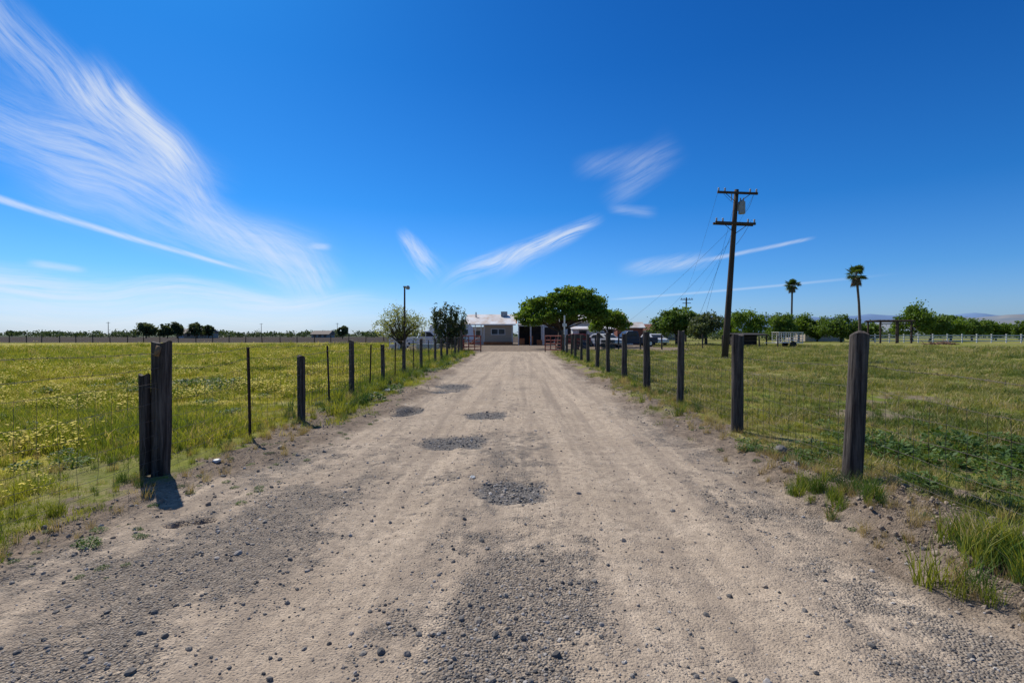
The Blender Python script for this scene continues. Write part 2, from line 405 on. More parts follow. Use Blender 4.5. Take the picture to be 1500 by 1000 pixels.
for _ in range(60):
    y_=random.uniform(3,9);tp.append((3.45+abs(random.gauss(0,.4)),y_,random.uniform(.35,.8)))
for _ in range(500): y_=5*6**random.random();tp.append((random.choice([-1,1])*random.uniform(4,.9*y_+4),y_,random.uniform(.3,.75)))
put('grass_tufts',TF,0,tp)
dp=[]
for _ in range(130): dp.append((random.uniform(2.3,3.5),random.uniform(2.4,5.2),random.uniform(.25,.75)))
for _ in range(150): y_=random.uniform(5,16);dp.append((2.85+random.gauss(0,.28),y_,random.uniform(.4,1)))
for _ in range(150): y_=random.uniform(3,16);dp.append((left_fence_x(y_)+.25+random.gauss(0,.25),y_,random.uniform(.3,.8)))
for _ in range(1100): y_=4*8**random.random();dp.append((random.choice([-1,1,1])*random.uniform(4,.9*y_+4),y_,random.uniform(.3,.9)))
put('dry_grass_tufts',DF,0,dp,1,3)
wp=[(-2.87,3.3,.5),(-2.8,3.25,.42),(-3.0,3.55,.35),(-2.9,4.4,.3),(-3.2,4.3,.3)]
for _ in range(60): wp.append((5.4+random.gauss(0,.7),6.0+random.gauss(0,.5),random.uniform(.8,1.8)))
for _ in range(26): wp.append((3.05+random.gauss(0,.28),5.7+random.gauss(0,.35),random.uniform(.5,.95)))
for _ in range(70): wp.append((-8.6+random.gauss(0,1.0),13+random.gauss(0,.9),random.uniform(1,2)))
for _ in range(90):
    y_=random.uniform(9,36);wp.append((left_fence_x(y_)+random.gauss(.4,.3),y_,random.uniform(.7,1.9)))
for _ in range(150):
    y_=random.uniform(2.5,10);wp.append((random.choice([-1,-1,1])*random.uniform(2.3,3.4),y_,random.uniform(.08,.32)))
for _ in range(60): wp.append((random.uniform(3.4,6.5),random.uniform(3.4,7),random.uniform(.5,1.2)))
for _ in range(300): y_=4.5*7**random.random();wp.append((random.choice([-1,1])*random.uniform(4,.9*y_+4),y_,random.uniform(.4,1.2)))
put('broadleaf_weeds',WF,0,wp)

# ------------------------------------------------------------------ fences
wood,nt,b=newmat('weathered_wood')
v1=stretched(nt,40,40,2.2);f1=noise(nt,1,v1,5,.65);f2=noise(nt,9,N(nt,'ShaderNodeNewGeometry').outputs['Position'],4)
c=mix(nt,mapr(nt,f1,.38,.70),(.025,.021,.018),(.15,.125,.105));c=mix(nt,mapr(nt,f2,.5,.8,0,.6),c,(.05,.034,.026))
L(nt,c,b.inputs['Base Color']);b.inputs['Roughness'].default_value=.9
bp=N(nt,'ShaderNodeBump');bp.inputs['Strength'].default_value=.8;bp.inputs['Distance'].default_value=.012;L(nt,f1,bp.inputs['Height']);L(nt,bp.outputs[0],b.inputs['Normal'])
endw=simple('sawn_end_wood',(.24,.16,.09),(.12,.08,.05),18)
steel=simple('rusty_steel',(.055,.045,.04),(.09,.05,.03),20,.7,.3)
wire=simple('rusted_wire',(.15,.13,.115),(.09,.07,.055),8,.8,0)
def post(mb,x,y,h,r,sq=0,lean=(0,0),taper=.88,z0=-.2,seed=0,mi=0):
    n=20;rings=14;vs=[]
    gz=Hs(x,y)
    zs=[z0+ (h-z0)*t/(rings-1) for t in range(rings)]
    for j,zz in enumerate(zs):
        t=max(0,zz)/h;rr=r*(1+(taper-1)*t)
        for k in range(n):
            a=2*math.pi*k/n;ca,sa=math.cos(a),math.sin(a)
            q=rr
            if sq: q=rr/ (abs(ca)**5+abs(sa)**5)**(1/5)*.92
            q*=1+.2*(float(vn(np.array([k*.8+seed*7.3]),np.array([zz*2.2+seed]),4)[0])-.5)
            zt=gz+zz+(0.018*math.sin(a*2+seed)+.012*math.cos(a+seed) if j==rings-1 else 0)
            vs.append((x+ca*q+lean[0]*t,y+sa*q+lean[1]*t,zt))
    fs=[(i*n+k,i*n+(k+1)%n,(i+1)*n+(k+1)%n,(i+1)*n+k) for i in range(rings-1) for k in range(n)]
    mb.add(vs,fs,mi)
    top=vs[-n:]
    mb.add(top+[(x+lean[0],y+lean[1],gz+h-.004)],[(k,(k+1)%n,n) for k in range(n)],mi)
def tpost(mb,x,y,h):
    gz=Hs(x,y);lx=random.gauss(-.01,.03)
    def sb(w,d,ox,oy):
        vs=[]
        for z,l in((-.1,0),(h,lx)):
            for a,c_ in((-.5,-.5),(.5,-.5),(.5,.5),(-.5,.5)):vs.append((x+ox+a*w+l,y+oy+c_*d,gz+z))
        mb.add(vs,[(3,2,1,0),(4,5,6,7),(0,1,5,4),(1,2,6,5),(2,3,7,6),(3,0,4,7)])
    sb(.036,.006,0,0);sb(.006,.034,0,-.021)
    for q in range(int(h/.06)):
        mb.box((x+lx*q*.06/h,y+.006,gz+.05+q*.06),(.02,.008,.012))
def wires(mb,line,zs,barb,stay):
    for a,b_ in zip(line[:-1],line[1:]):
        ga,gb=Hs(a[0],a[1]),Hs(b_[0],b_[1]);L_=math.hypot(a[0]-b_[0],a[1]-b_[1])
        ns=max(2,int(L_/.3));far=min(a[1],b_[1])
        rw=.0017 if far<8 else .0026
        for z in zs+barb:
            sg=random.uniform(.0,.05);ph=random.uniform(0,6)
            pts=[]
            for i in range(ns+1):
                t=i/ns
                pts.append((a[0]*(1-t)+b_[0]*t+.008*math.sin(9*t+ph),a[1]*(1-t)+b_[1]*t,(ga*(1-t)+gb*t)+z-sg*4*t*(1-t)+.006*math.sin(17*t+ph)))
            mb.tube(pts,rw*(1.3 if z in barb else 1),4,cap=False)
            if z in barb and far<22:
                for q in range(int(L_/.13)):
                    t=(q+.5)*.13/L_;i=min(int(t*ns),ns-1);u=t*ns-i
                    p=Vector(pts[i]).lerp(Vector(pts[i+1]),u)
                    for _ in range(2):
                        d=Vector((random.gauss(0,1),random.gauss(0,.3),random.gauss(0,1))).normalized()*.016
                        mb.tube([p-d,p+d],.0015,3,cap=False)
        if stay>0:
            q=int(L_/stay) if far<20 else int(L_/(stay*2))
            for i in range(q+1):
                t=(i+.3)/(q+1);x_=a[0]*(1-t)+b_[0]*t;y_=a[1]*(1-t)+b_[1]*t;g=ga*(1-t)+gb*t
                wob=random.gauss(0,.01)
                mb.tube([(x_,y_,g+zs[0]),(x_+wob,y_+wob,g+zs[len(zs)//3]),(x_-wob,y_,g+zs[2*len(zs)//3]),(x_,y_,g+zs[-1]-.015)],rw*1.0,4,cap=False)
lf=empty('wire_fence');mbp=MB();mbt=MB();mbw=MB()
left=[(-3.66,2.3,'w',1.3,.075),(-3.59,5.0,'W',1.31,.078),(-3.69,6.86,'t',1.2,0),(-3.52,8.08,'w',1.03,.062),(-3.72,9.8,'t',1.15,0),
(-3.86,11.5,'w',1.24,.06),(-3.84,12.8,'t',1.15,0),(-3.86,14.1,'w',1.1,.055),(-3.9,15.6,'t',1.15,0),(-3.95,17.0,'w',1.15,.06),(-4.0,18.8,'t',1.15,0),(-4.05,20.4,'w',1.2,.06),(-4.1,22.5,'t',1.15,0),(-4.15,24.3,'w',1.2,.06),
(-4.2,26.5,'w',1.15,.06),(-4.27,29,'w',1.25,.065),(-4.35,31.5,'t',1.15,0),(-4.45,33.8,'w',1.2,.065),(-4.52,36.2,'w',1.2,.065),(-4.6,38.8,'w',1.45,.09)]
for k,(x_,y_,t_,h_,r_) in enumerate(left):
    if t_=='t':tpost(mbt,x_,y_,h_)
    else: post(mbp,x_,y_,h_,r_,sq=(t_=='W'),lean=(random.gauss(0,.02) if t_=='w' else .02,0),seed=k,taper=.95)
post(mbp,-3.695,4.93,1.0,.045,sq=1,lean=(.0,0),seed=77,taper=1,z0=.02)
mbp.box((-3.55,4.912,1.24),(.05,.012,.10),1,ry=.3);
mbw.tube([(-3.60+.088*math.cos(a)-.02,5+.09*math.sin(a)-.02,.88+.01*math.sin(a*3)) for a in np.linspace(0,6.3,16)],.004,4)
line=[(l[0]+(.04 if l[2]!='t' else .0),l[1]) for l in left]
line=[(-3.75,-3)]+line
wires(mbw,line,[.06,.17,.29,.42,.57,.74,.92],[1.06,1.2],.17)
mbp.obj('wood_posts',[wood,endw],lf,smooth=True);mbt.obj('steel_t_posts',[steel],lf);mbw.obj('woven_wire',[wire],lf)
rf=empty('wire_fence');mbp=MB();mbw=MB()
ry=[2.0,4.7,7.24,9.95,12.7,15.4,18.2,21,24,27,30,33,36,39.2]
line=[(3.05,-3)]
for k,y_ in enumerate(ry):
    x_=3.02+.003*y_+random.gauss(0,.02)
    if k==1:x_=3.0
    if k==2:x_=3.02
    ln=(.055,0) if k==1 else ((.0,.0) if k==2 else (random.gauss(0,.03),random.gauss(0,.03)))
    post(mbp,x_,y_,1.4+random.gauss(0,.04) if k>1 else 1.41-Hs(3,4.7),.084 if k<3 else random.uniform(.065,.09),lean=ln,seed=k+30,taper=.9)
    line.append((x_+.095,y_))
wires(mbw,line,[.05,.15,.26,.38,.52,.68,.84],[1.04],.16)
mbp.obj('wood_posts',[wood],rf,smooth=True);mbw.obj('woven_wire',[wire],rf)

# gates
rust=simple('rust_red_pipe',(.30,.06,.035),(.13,.04,.028),6,.6)
whp=simple('white_paint',(.72,.72,.70),(.55,.54,.5),4,.5)
def gate(p0,p1,h):
    g=empty('pipe_gate',(0,0,0));mb=MB()
    a=Vector(p0);b_=Vector(p1)
    for z in [.2,.45,.7,.95,h]: mb.tube([a+Vector((0,0,z)),b_+Vector((0,0,z))],.034,8)
    for t in(0,.33,.66,1):
        p=a.lerp(b_,t);mb.tube([p+Vector((0,0,.2)),p+Vector((0,0,h))],.036,8)
    mb.tube([a+Vector((0,.03,.2)),b_+Vector((0,.03,h))],.02,6)
    mb.obj('frame',[rust],g);mb=MB()
    mb.tube([a+Vector((-.12 if p0[0]<0 else .12,0,-.1)),a+Vector((-.12 if p0[0]<0 else .12,0,1.75))],.08,10)
    mb.tube([b_+Vector((0,.1,-.1)),b_+Vector((0,.1,1.3))],.045,10)
    mb.obj('gate_posts',[wood],g)
gate((-4.6,39.3,0),(-3.35,41.2,0),1.3)
gate((3.0,39.5,0),(1.85,41.3,0),1.3)

# ------------------------------------------------------------------ utility poles
polem=simple('pole_wood',(.085,.06,.045),(.045,.033,.027),1,.9,bump=.5,st=(14,14,.8))
insm=simple('porcelain',(.45,.43,.40),(.3,.28,.27),8,.3)
canm=simple('transformer_paint',(.33,.35,.36),(.25,.27,.28),5,.5)
up=empty('utility_pole');mb=MB()
B=Vector((11.75,30,-.3));T=Vector((12.4,30,9.78));PL=lambda z:B.lerp(T,(z+.3)/10.08)
mb.tube([PL(z) for z in (-.3,2,5,8,9.78)],[.19,.18,.155,.135,.12],14);mb.obj('pole_shaft',[polem],up,smooth=True)
mb=MB()
for z,w in((9.55,2.3),(7.82,2.3)):
    p=PL(z)
    for dy in(-.17,.17) if z<9 else (-.17,):
        mb.box((p.x,p.y+dy,p.z),(w,.10,.125),0,ry=.045)
    for s in(-1,1): mb.tube([(p.x+s*.75,p.y-.23,p.z-.03-s*.03),(p.x,p.y-.16,p.z-.6)],.018,4)
mb.obj('crossarms',[polem],up);mb=MB()
for z in(9.55,7.82):
    p=PL(z)
    for s in(-1.08,-.72,.72,1.08):
        q=Vector((p.x+s,p.y-.17,p.z+.06-s*.045))
        mb.tube([q,q+Vector((0,0,.06)),q+Vector((0,0,.09)),q+Vector((0,0,.15)),q+Vector((0,0,.2))],[.025,.06,.035,.06,.03],8)
mb.obj('insulators',[insm],up,smooth=True);mb=MB()
p=PL(8.75);mb.tube([p+Vector((.33,-.1,-.38)),p+Vector((.33,-.1,.3)),p+Vector((.33,-.1,.36))],[.19,.19,.1],14)
mb.tube([p+Vector((.25,-.1,.36)),p+Vector((.25,-.1,.52))],.035,6);mb.tube([p+Vector((.42,-.1,.36)),p+Vector((.42,-.1,.52))],.035,6)
mb.box((p.x+.16,p.y-.05,p.z),(.2,.08,.4));mb.tube([p+Vector((-.3,-.2,.75)),p+Vector((-.33,-.25,.35))],.03,6)
mb.obj('transformer',[canm],up,smooth=False)
blk=simple('cable_black',(.05,.05,.05),(.08,.08,.08),4,.5)
def cable(mb,a,b_,sag,r=.008,n=16):
    a=Vector(a);b_=Vector(b_)
    mb.tube([a.lerp(b_,t)-Vector((0,0,4*sag*t*(1-t))) for t in np.linspace(0,1,n)],r,4,cap=False)
mb=MB()
p=PL(9.5)
for s in(-1.08,1.08):cable(mb,(p.x+s,29.83,9.75),(31.7+s*.7,100,8.35),1.0,.006)
mb.obj('overhead_wires',[blk],up)
mb=MB()
cable(mb,PL(7.6),(9.6,30.8,0),.0,.007);cable(mb,PL(7.7),(10.0,52,2.2),.3,.008)
cable(mb,PL(9.3),(10.2,30.6,0),.0,.006);cable(mb,PL(7.0),(10.6,47,1.2),.3,.008)
cable(mb,PL(9.4)+Vector((.9,-.2,0)),PL(8.2)+Vector((.4,-.2,.2)),.25,.009)
cable(mb,PL(8.0)+Vector((.9,-.2,0)),PL(6.6)+Vector((.15,-.1,0)),.1,.009)
cable(mb,PL(9.6)+Vector((-.9,-.25,0)),PL(8.9)+Vector((.2,-.2,0)),.2,.009)
mb.obj('guy_wires',[blk],up)
u2=empty('utility_pole');mb=MB()
mb.tube([(31.7,100,-.3),(31.8,100,8.6)],[.18,.13],10);mb.box((31.8,99.8,8.2),(2.4,.12,.14));mb.box((31.8,99.8,7.5),(1.6,.1,.12))
for s in(-1,-.5,.5,1):mb.tube([(31.8+s,99.8,8.25),(31.8+s,99.8,8.5)],.05,6)
mb.obj('pole',[polem],u2)
lp=empty('yard_light_pole');mb=MB()
mb.tube([(-9.7,42,-.2),(-9.68,42,5.3)],[.09,.065],10);mb.obj('shaft',[polem],lp)
mb=MB();mb.tube([(-9.68,42,5.1),(-9.5,41.8,5.35),(-9.3,41.6,5.35)],.03,6);mb.tube([(-9.32,41.6,5.38),(-9.32,41.6,5.24),(-9.32,41.6,5.08)],[.1,.17,.13],10);mb.box((-9.68,42,5.33),(.2,.2,.12))
mb.obj('lamp_head',[canm],lp)
for (x_,y_,h_) in((-230,280,8.5),(-175,340,9),(-120,330,9)):
    mb=MB();mb.tube([(x_,y_,0),(x_,y_,h_)],[.18,.13],6);mb.box((x_,y_,h_-.5),(2.2,.15,.15));mb.obj('distant_utility_pole',[polem])

# ------------------------------------------------------------------ trees
bark=simple('bark',(.11,.085,.065),(.055,.042,.034),1,.95,bump=.6,st=(10,10,2))
def foliage(name,blobs,nclump,per,size,sig,mat,parent,flat=.6,elong=1.):
    w=np.array([(b_[3]*b_[4]*b_[5])**.66 for b_ in blobs]);w/=w.sum()
    bi=rng.choice(len(blobs),nclump,p=w);bb=np.array(blobs)[bi]
    d=rng.normal(size=(nclump,3));d/=np.linalg.norm(d,axis=1)[:,None]
    rad=rng.random(nclump)**.42
    C=bb[:,:3]+d*rad[:,None]*bb[:,3:6]
    cv=rng.random(nclump)
    nL=nclump*per;ci=np.repeat(np.arange(nclump),per)
    sg=sig*rng.uniform(.5,1.4,nclump)
    P=C[ci]+rng.normal(size=(nL,3))*sg[ci][:,None]*np.array([1,1,flat])
    u=rng.normal(size=(nL,3));u/=np.linalg.norm(u,axis=1)[:,None]
    t=rng.normal(size=(nL,3));v=np.cross(u,t);v/=np.linalg.norm(v,axis=1)[:,None]
    s=size*rng.uniform(.5,1.4,nL)[:,None]
    V=np.stack([P-u*s*elong,P+v*s*.6,P+u*s*elong,P-v*s*.6],1).reshape(-1,3)
    V[:,2]=np.maximum(V[:,2],.05)
    F=np.arange(nL*4).reshape(-1,4)
    a=np.repeat(np.clip(cv[ci]*.65+rng.random(nL)*.35,0,1),4)
    o=npmesh(name,V,F,[mat],{'v':a});o.parent=parent;return C
def branches(name,base,fork,C,n,r0,parent,r1=.03,wig=.25):
    mb=MB();base=Vector(base);fork=Vector(fork)
    mid=base.lerp(fork,.5)+Vector((random.gauss(0,.05),random.gauss(0,.05),0))*(fork-base).length
    mb.tube([base-Vector((0,0,.15)),base+Vector((0,0,.1)),mid,fork],[r0*1.35,r0*1.05,r0*.9,r0*.75],9)
    idx=rng.choice(len(C),min(n,len(C)),replace=False)
    for j,i in enumerate(idx):
        e=Vector(C[i]);s=fork if j%2 else mid.lerp(fork,random.uniform(.5,1));l=(e-s).length
        m1=s.lerp(e,.35)+Vector((random.gauss(0,wig*.3),random.gauss(0,wig*.3),.12*l*random.random()))
        m2=s.lerp(e,.7)+Vector((random.gauss(0,wig*.3),random.gauss(0,wig*.3),.1*l*random.random()))
        k=r0*random.uniform(.3,.5);mb.tube([s,m1,m2,e],[k,k*.75,k*.45,r1*.5],6)
    mb.obj(name,[bark],parent,smooth=True)
lf_big=leafmat('mulberry_leaves',(.055,.11,.014),(.21,.31,.04),.4,'v')
lf_dk=leafmat('dark_leaves',(.05,.072,.03),(.14,.17,.07),.3,'v')
lf_mid=leafmat('green_leaves',(.06,.115,.02),(.17,.25,.05),.38,'v')
lf_pale=leafmat('pale_leaves',(.19,.21,.07),(.34,.36,.12),.4,'v')
lf_hz=leafmat('distant_leaves',(.05,.085,.035),(.11,.15,.06),.25,'v')
t=empty('mulberry_tree')
bl=[(5.4,51,5.35,1.7,2.0,.8),(3.7,50.5,5.15,1.5,1.7,.85),(1.9,51,4.4,1.4,1.6,.9),(.7,51.5,3.9,1.0,1.2,.8),(7.1,51.3,4.6,1.3,1.6,.8),(4.6,50,4.3,1.8,1.6,.75),(2.6,50,3.3,1.3,1.3,.7),(6.6,50.4,3.5,1.3,1.3,.7),(1.2,50.3,3.0,1.0,1.1,.7),(7.4,50.5,3.4,.8,1,.6),(.0,50.6,3.0,.7,.9,.8),(4.8,49.6,3.4,1.1,1,.5)]
C=foliage('foliage',bl,400,75,.12,.25,lf_big,t,.42)
branches('trunk',(3.7,51,0),(3.8,51,2.0),C,40,.28,t)
t=empty('mulberry_tree');bl=[(9.4,56,3.2,1.6,1.6,1.0),(8.2,56,2.7,1.1,1.2,.9),(10.8,56.5,2.8,1.2,1.2,.8)]
C=foliage('foliage',bl,130,70,.13,.25,lf_big,t,.5);branches('trunk',(9.4,56,0),(9.4,56,1.4),C,14,.18,t)
t=empty('shade_tree');bl=[(21.6,72,3.4,2.8,2.4,1.6),(19.6,72,2.7,1.7,2,1.2),(24,72,2.6,1.8,2,1.2)]
C=foliage('foliage',bl,200,70,.16,.33,lf_mid,t,.6);branches('trunk',(21.6,72,0),(21.6,72,1.4),C,16,.25,t)
t=empty('shade_tree');bl=[(23.6,66,2.9,1.8,1.8,1.2),(22.2,65,2.0,1.2,1.5,1.1)]
C=foliage('foliage',bl,130,60,.13,.27,lf_dk,t,.6);branches('trunk',(23.5,66,0),(23.5,66,1.2),C,12,.2,t)
t=empty('palo_verde_tree');bl=[(-10.3,43,2.5,1.8,1.6,1.3),(-9.1,43,2.1,1.4,1.3,1.1),(-11.5,43,2.1,1.0,1.2,1.0),(-10.6,43,3.2,.9,.9,.7)]
C=foliage('foliage',bl,190,24,.05,.2,lf_pale,t,.9,1.8);branches('trunk',(-10.2,43,0),(-10.2,43,.7),C,70,.12,t,.012)
t=empty('oleander_tree')
bl=[(-7.35,46,1.4,.6,.8,1.3),(-6.5,46,1.6,.55,.8,1.5),(-5.7,46.2,1.5,.5,.8,1.4),(-7.8,46,2.7,.22,.4,1.3),(-6.9,46,3.0,.18,.4,1.2),(-6.0,46,2.9,.2,.4,1.3),(-5.25,46,2.6,.22,.4,1.1),(-6.4,46,3.2,.14,.3,.9),(-7.35,46,3.0,.14,.3,1.1)]
C=foliage('foliage',bl,200,30,.08,.13,lf_dk,t,1.6,1.4);branches('trunk',(-6.6,46,0),(-6.6,46,.7),C,40,.13,t)
def rtree(name,px,d,w,top,mat,per=50,nc=None,bot=.5):
    x_=(px-765)/750*d;W=w/750*d/2;Tz=1.4+(490-top)/750*d
    t=empty(name);bl=[(x_,d,Tz*.52,W*.75,W*.7,Tz*.38)]
    for _ in range(7):
        a=random.uniform(0,6.28);q=random.uniform(.25,.45);bl.append((x_+math.cos(a)*W*.62,d+math.sin(a)*W*.5,Tz*random.uniform(.3,.8),W*q,W*q,Tz*random.uniform(.14,.24)))
    C=foliage('foliage',bl,nc or 120,per,.0019*d,W*.11,mat,t,.7);branches('trunk',(x_,d,0),(x_,d,Tz*.3),C,10,.035*Tz,t)
for a in [('ash_tree',1093,92,56,451,lf_big),('ash_tree',1068,96,30,462,lf_mid),('ash_tree',1140,100,50,459,lf_mid),('ash_tree',1165,104,54,456,lf_big),('ash_tree',1192,100,32,466,lf_mid),
          ('ash_tree',1226,95,54,458,lf_mid),('ash_tree',1262,115,46,472,lf_mid),('elm_tree',1327,105,60,443,lf_big),('elm_tree',1352,108,52,452,lf_mid),('elm_tree',1382,112,54,458,lf_big),('elm_tree',1412,118,46,463,lf_mid),('elm_tree',1446,125,44,470,lf_big),('elm_tree',1482,120,32,468,lf_mid),('elm_tree',1520,118,50,458,lf_mid)]: rtree(*a)
for a in [('eucalyptus_tree',206,190,32,471,lf_dk),('eucalyptus_tree',238,195,22,473,lf_dk),('eucalyptus_tree',253,195,20,472,lf_dk),('eucalyptus_tree',283,192,30,470,lf_dk),('eucalyptus_tree',300,200,16,474,lf_dk),('eucalyptus_tree',500,170,16,476,lf_dk)]: rtree(*a,40,80)
def mass(name,pts,mat,size,per=24):
    e_=empty(name);foliage('foliage',pts,len(pts)*7,per,size,1.0,mat,e_,.6)
pts=[(x_,random.uniform(265,300),random.uniform(1.2,1.9),3.5,6,random.uniform(1.1,1.9)) for x_ in np.arange(-330,-25,5)]
mass('distant_orchard',pts,lf_hz,.5)
pts=[(x_,random.uniform(170,185),random.uniform(1.4,2.2),3,4,random.uniform(1.2,2.4)) for x_ in np.arange(60,220,4.2)]
mass('distant_tree_row',pts,lf_hz,.42)
pts=[(x_,random.uniform(125,140),random.uniform(1.0,1.6),2,3,random.uniform(.8,1.5)) for x_ in np.arange(14,75,3)]
mass('distant_hedge',pts,lf_hz,.3)
pts=[(x_,random.uniform(420,450),random.uniform(1.2,2.4),6,8,random.uniform(1.2,2.6)) for x_ in np.arange(-560,700,9)]
mass('distant_treeline',pts,lf_hz,.8)

palmleaf=leafmat('palm_fronds',(.04,.08,.02),(.12,.17,.045),.25,'v');palmdead=simple('dead_fronds',(.22,.16,.09),(.13,.09,.05),3)
ptr=simple('palm_trunk',(.17,.13,.10),(.10,.08,.06),1,.9,bump=.5,st=(2,2,9))
def palm(x_,y_,h,R_,lean):
    t=empty('fan_palm_tree');mb=MB();top=Vector((x_+lean,y_,h-R_*.75))
    pts=[Vector((x_,y_,-.2)).lerp(top,q)+Vector((-lean*.6*q*(1-q)*2,0,0)) for q in(0,.05,.3,.6,.85,1)]
    mb.tube(pts,[.36,.27,.21,.18,.18,.24],12);mb.obj('trunk',[ptr],t,smooth=True)
    Vv=[];Ff=[];At=[];dead=MB()
    def fan(dirv,pet,fr,mbd=None):
        d=dirv.normalized();s=d.cross(Vector((0,0,1))).normalized();u=s.cross(d)
        c=top+d*pet;ns=16;val=random.random()
        if mbd is None: dead.tube([top,c],.02,4,cap=False)
        for k in range(ns):
            a=(k/(ns-1)-.5)*R(230);da=R(8)
            e=c+(d*math.cos(a)+s*math.sin(a))*fr*random.uniform(.85,1.15)-Vector((0,0,fr*(.18+.3*abs(a)/2)))*random.uniform(.6,1.3)
            p1=c+(d*math.cos(a-da)+s*math.sin(a-da))*fr*.5;p2=c+(d*math.cos(a+da)+s*math.sin(a+da))*fr*.5
            if mbd is None:
                o=len(Vv);Vv.extend([c[:],p1[:],e[:],p2[:]]);Ff.append((o,o+1,o+2,o+3));At.extend([val]*4)
            else: mbd.add([c,p1,e,p2],[(0,1,2,3)])
    for _ in range(48):
        a=random.uniform(0,6.28);el=random.uniform(-.6,1.4)
        fan(Vector((math.cos(a)*math.cos(el),math.sin(a)*math.cos(el),math.sin(el))),R_*random.uniform(.35,.68),R_*.42)
    for _ in range(22):
        a=random.uniform(0,6.28);fan(Vector((math.cos(a)*.45,math.sin(a)*.45,-1)),R_*random.uniform(.2,.7),R_*.3,dead)
    dead.obj('dead_skirt',[palmdead],t);o=npmesh('fronds',np.array(Vv),np.array(Ff),[palmleaf],{'v':np.array(At)});o.parent=t
palm(56.6,87,12.9,2.15,-.7);palm(57.2,110,13.2,1.9,.1)

# ------------------------------------------------------------------ buildings
tan=simple('tan_siding',(.42,.34,.25),(.37,.295,.21),1,.8,st=(.3,.3,12));whs=simple('white_metal_siding',(.62,.62,.60),(.5,.49,.47),1.2,.6,st=(6,1,.5))
roofm,nt,b=newmat('corrugated_roof')
f=noise(nt,1,stretched(nt,.8,.5,.5),5);c=mix(nt,mapr(nt,f,.4,.7),(.74,.73,.71),(.50,.36,.25))
wv=N(nt,'ShaderNodeTexWave');wv.inputs['Scale'].default_value=5;L(nt,stretched(nt,1,0,0),wv.inputs[0])
c=mix(nt,mth(nt,'MULTIPLY',wv.outputs['Fac'],.25),c,(.3,.3,.3));L(nt,c,b.inputs['Base Color']);b.inputs['Roughness'].default_value=.5
glass=simple('window_glass',(.03,.035,.04),(.05,.06,.07),2,.08);trim=simple('white_trim',(.7,.69,.66),(.6,.58,.55),3,.5)
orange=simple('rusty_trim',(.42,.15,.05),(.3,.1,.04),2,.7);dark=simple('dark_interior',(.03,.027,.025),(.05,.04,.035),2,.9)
h=empty('farm_house')
mb=MB();D=70
mb.box((-3.3,D+4,1.42),(3.8,8,2.75));mb.obj('tan_walls',[tan],h)
mb=MB();mb.box((-6.35,D+4.8,1.25),(2.25,6,2.5));mb.obj('white_wing_walls',[whs],h)
mb=MB();mb.prism([(D-.6,2.82),(D+4.5,4.35),(D+9,3.2),(D+9,3.12),(D+4.5,4.25),(D-.6,2.72)],-8.0,-.9);mb.obj('roof',[roofm],h)
mb=MB()
mb.box((-4.45,D-.65,2.76),(7.12,.06,.16));
for x_ in(-5.22,-1.38):mb.box((x_,D-.02,1.4),(.12,.06,2.7))
mb.box((-3.3,D-.03,2.18),(1.95,.06,.08));mb.box((-3.3,D-.03,1.42),(1.95,.06,.08))
for x_ in(-4.23,-3.3,-2.37):mb.box((x_,D-.032,1.8),(.08,.06,.68))
for x_ in(-7.4,-6.4,-5.6):mb.tube([(x_,D-.4,0),(x_,D-.4,2.75)],.06,8)
mb.obj('trim',[trim],h)
mb=MB();mb.box((-3.3,D-.005,1.8),(1.86,.04,.7));mb.box((-6.2,D+1.77,1.5),(.9,.04,.9));mb.obj('windows',[glass],h)
mb=MB();mb.box((-7.0,D+1.77,1.03),(.85,.05,2.0));mb.box((-3.3,D-.35,.25),(3.9,.5,.35));mb.obj('door_and_planter',[orange],h)
mb=MB();mb.prism([(D-.7,2.9),(D-.62,2.9),(D+4.5,4.45),(D+4.42,4.5)],-.88,-.7);mb.obj('barge_board',[orange],h)
mb=MB();mb.tube([(-6.6,D+3,3.5),(-6.6,D+3,4.6)],.09,8);mb.box((-2.6,D+3.6,4.35),(.9,.9,.7));mb.obj('chimney_pipe_and_cooler',[canm],h)
c_=empty('carport');mb=MB();mb.prism([(D-2,2.75),(D+6,3.2),(D+6,3.1),(D-2,2.63)],-.6,2.9);mb.obj('roof',[roofm],c_)
mb=MB()
for x_ in(-.5,1.15,2.8):
    for yy in(D-1.8,D+5.8):mb.tube([(x_,yy,0),(x_,yy,2.75)],.06,8)
mb.box((1.15,D-1.9,2.6),(3.4,.08,.14));mb.obj('posts',[trim],c_)
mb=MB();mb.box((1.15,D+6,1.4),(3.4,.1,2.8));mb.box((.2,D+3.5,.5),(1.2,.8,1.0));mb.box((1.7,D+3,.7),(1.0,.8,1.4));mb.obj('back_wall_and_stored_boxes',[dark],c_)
mb=MB();mb.box((-.1,D-1.2,.45),(.8,.6,.9));mb.box((2.3,D-1.3,.35),(.7,.6,.7));mb.box((1.2,D-1.0,.6),(.5,.5,1.2));mb.obj('stored_appliances',[orange],c_)
bn=empty('metal_barn');mb=MB();mb.box((9.3,D+13,1.7),(13,9,3.4));mb.obj('walls',[whs],bn)
mb=MB();mb.prism([(D+8,3.35),(D+13,4.9),(D+18,3.35),(D+18,3.25),(D+13,4.8),(D+8,3.25)],2.4,16.3);mb.obj('roof',[roofm],bn)
mb=MB()
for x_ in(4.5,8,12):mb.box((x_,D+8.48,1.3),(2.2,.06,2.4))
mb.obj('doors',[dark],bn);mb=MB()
for x_ in(4.5,8,12):
    for s in(-1.15,1.15):mb.box((x_+s,D+8.46,1.3),(.1,.08,2.5))
    mb.box((x_,D+8.46,2.58),(2.4,.08,.1))
mb.obj('door_frames',[trim],bn)
sh=empty('storage_shed');mb=MB();mb.box((8.7,64,1.05),(5,2.4,2.1));mb.obj('walls',[whs],sh)
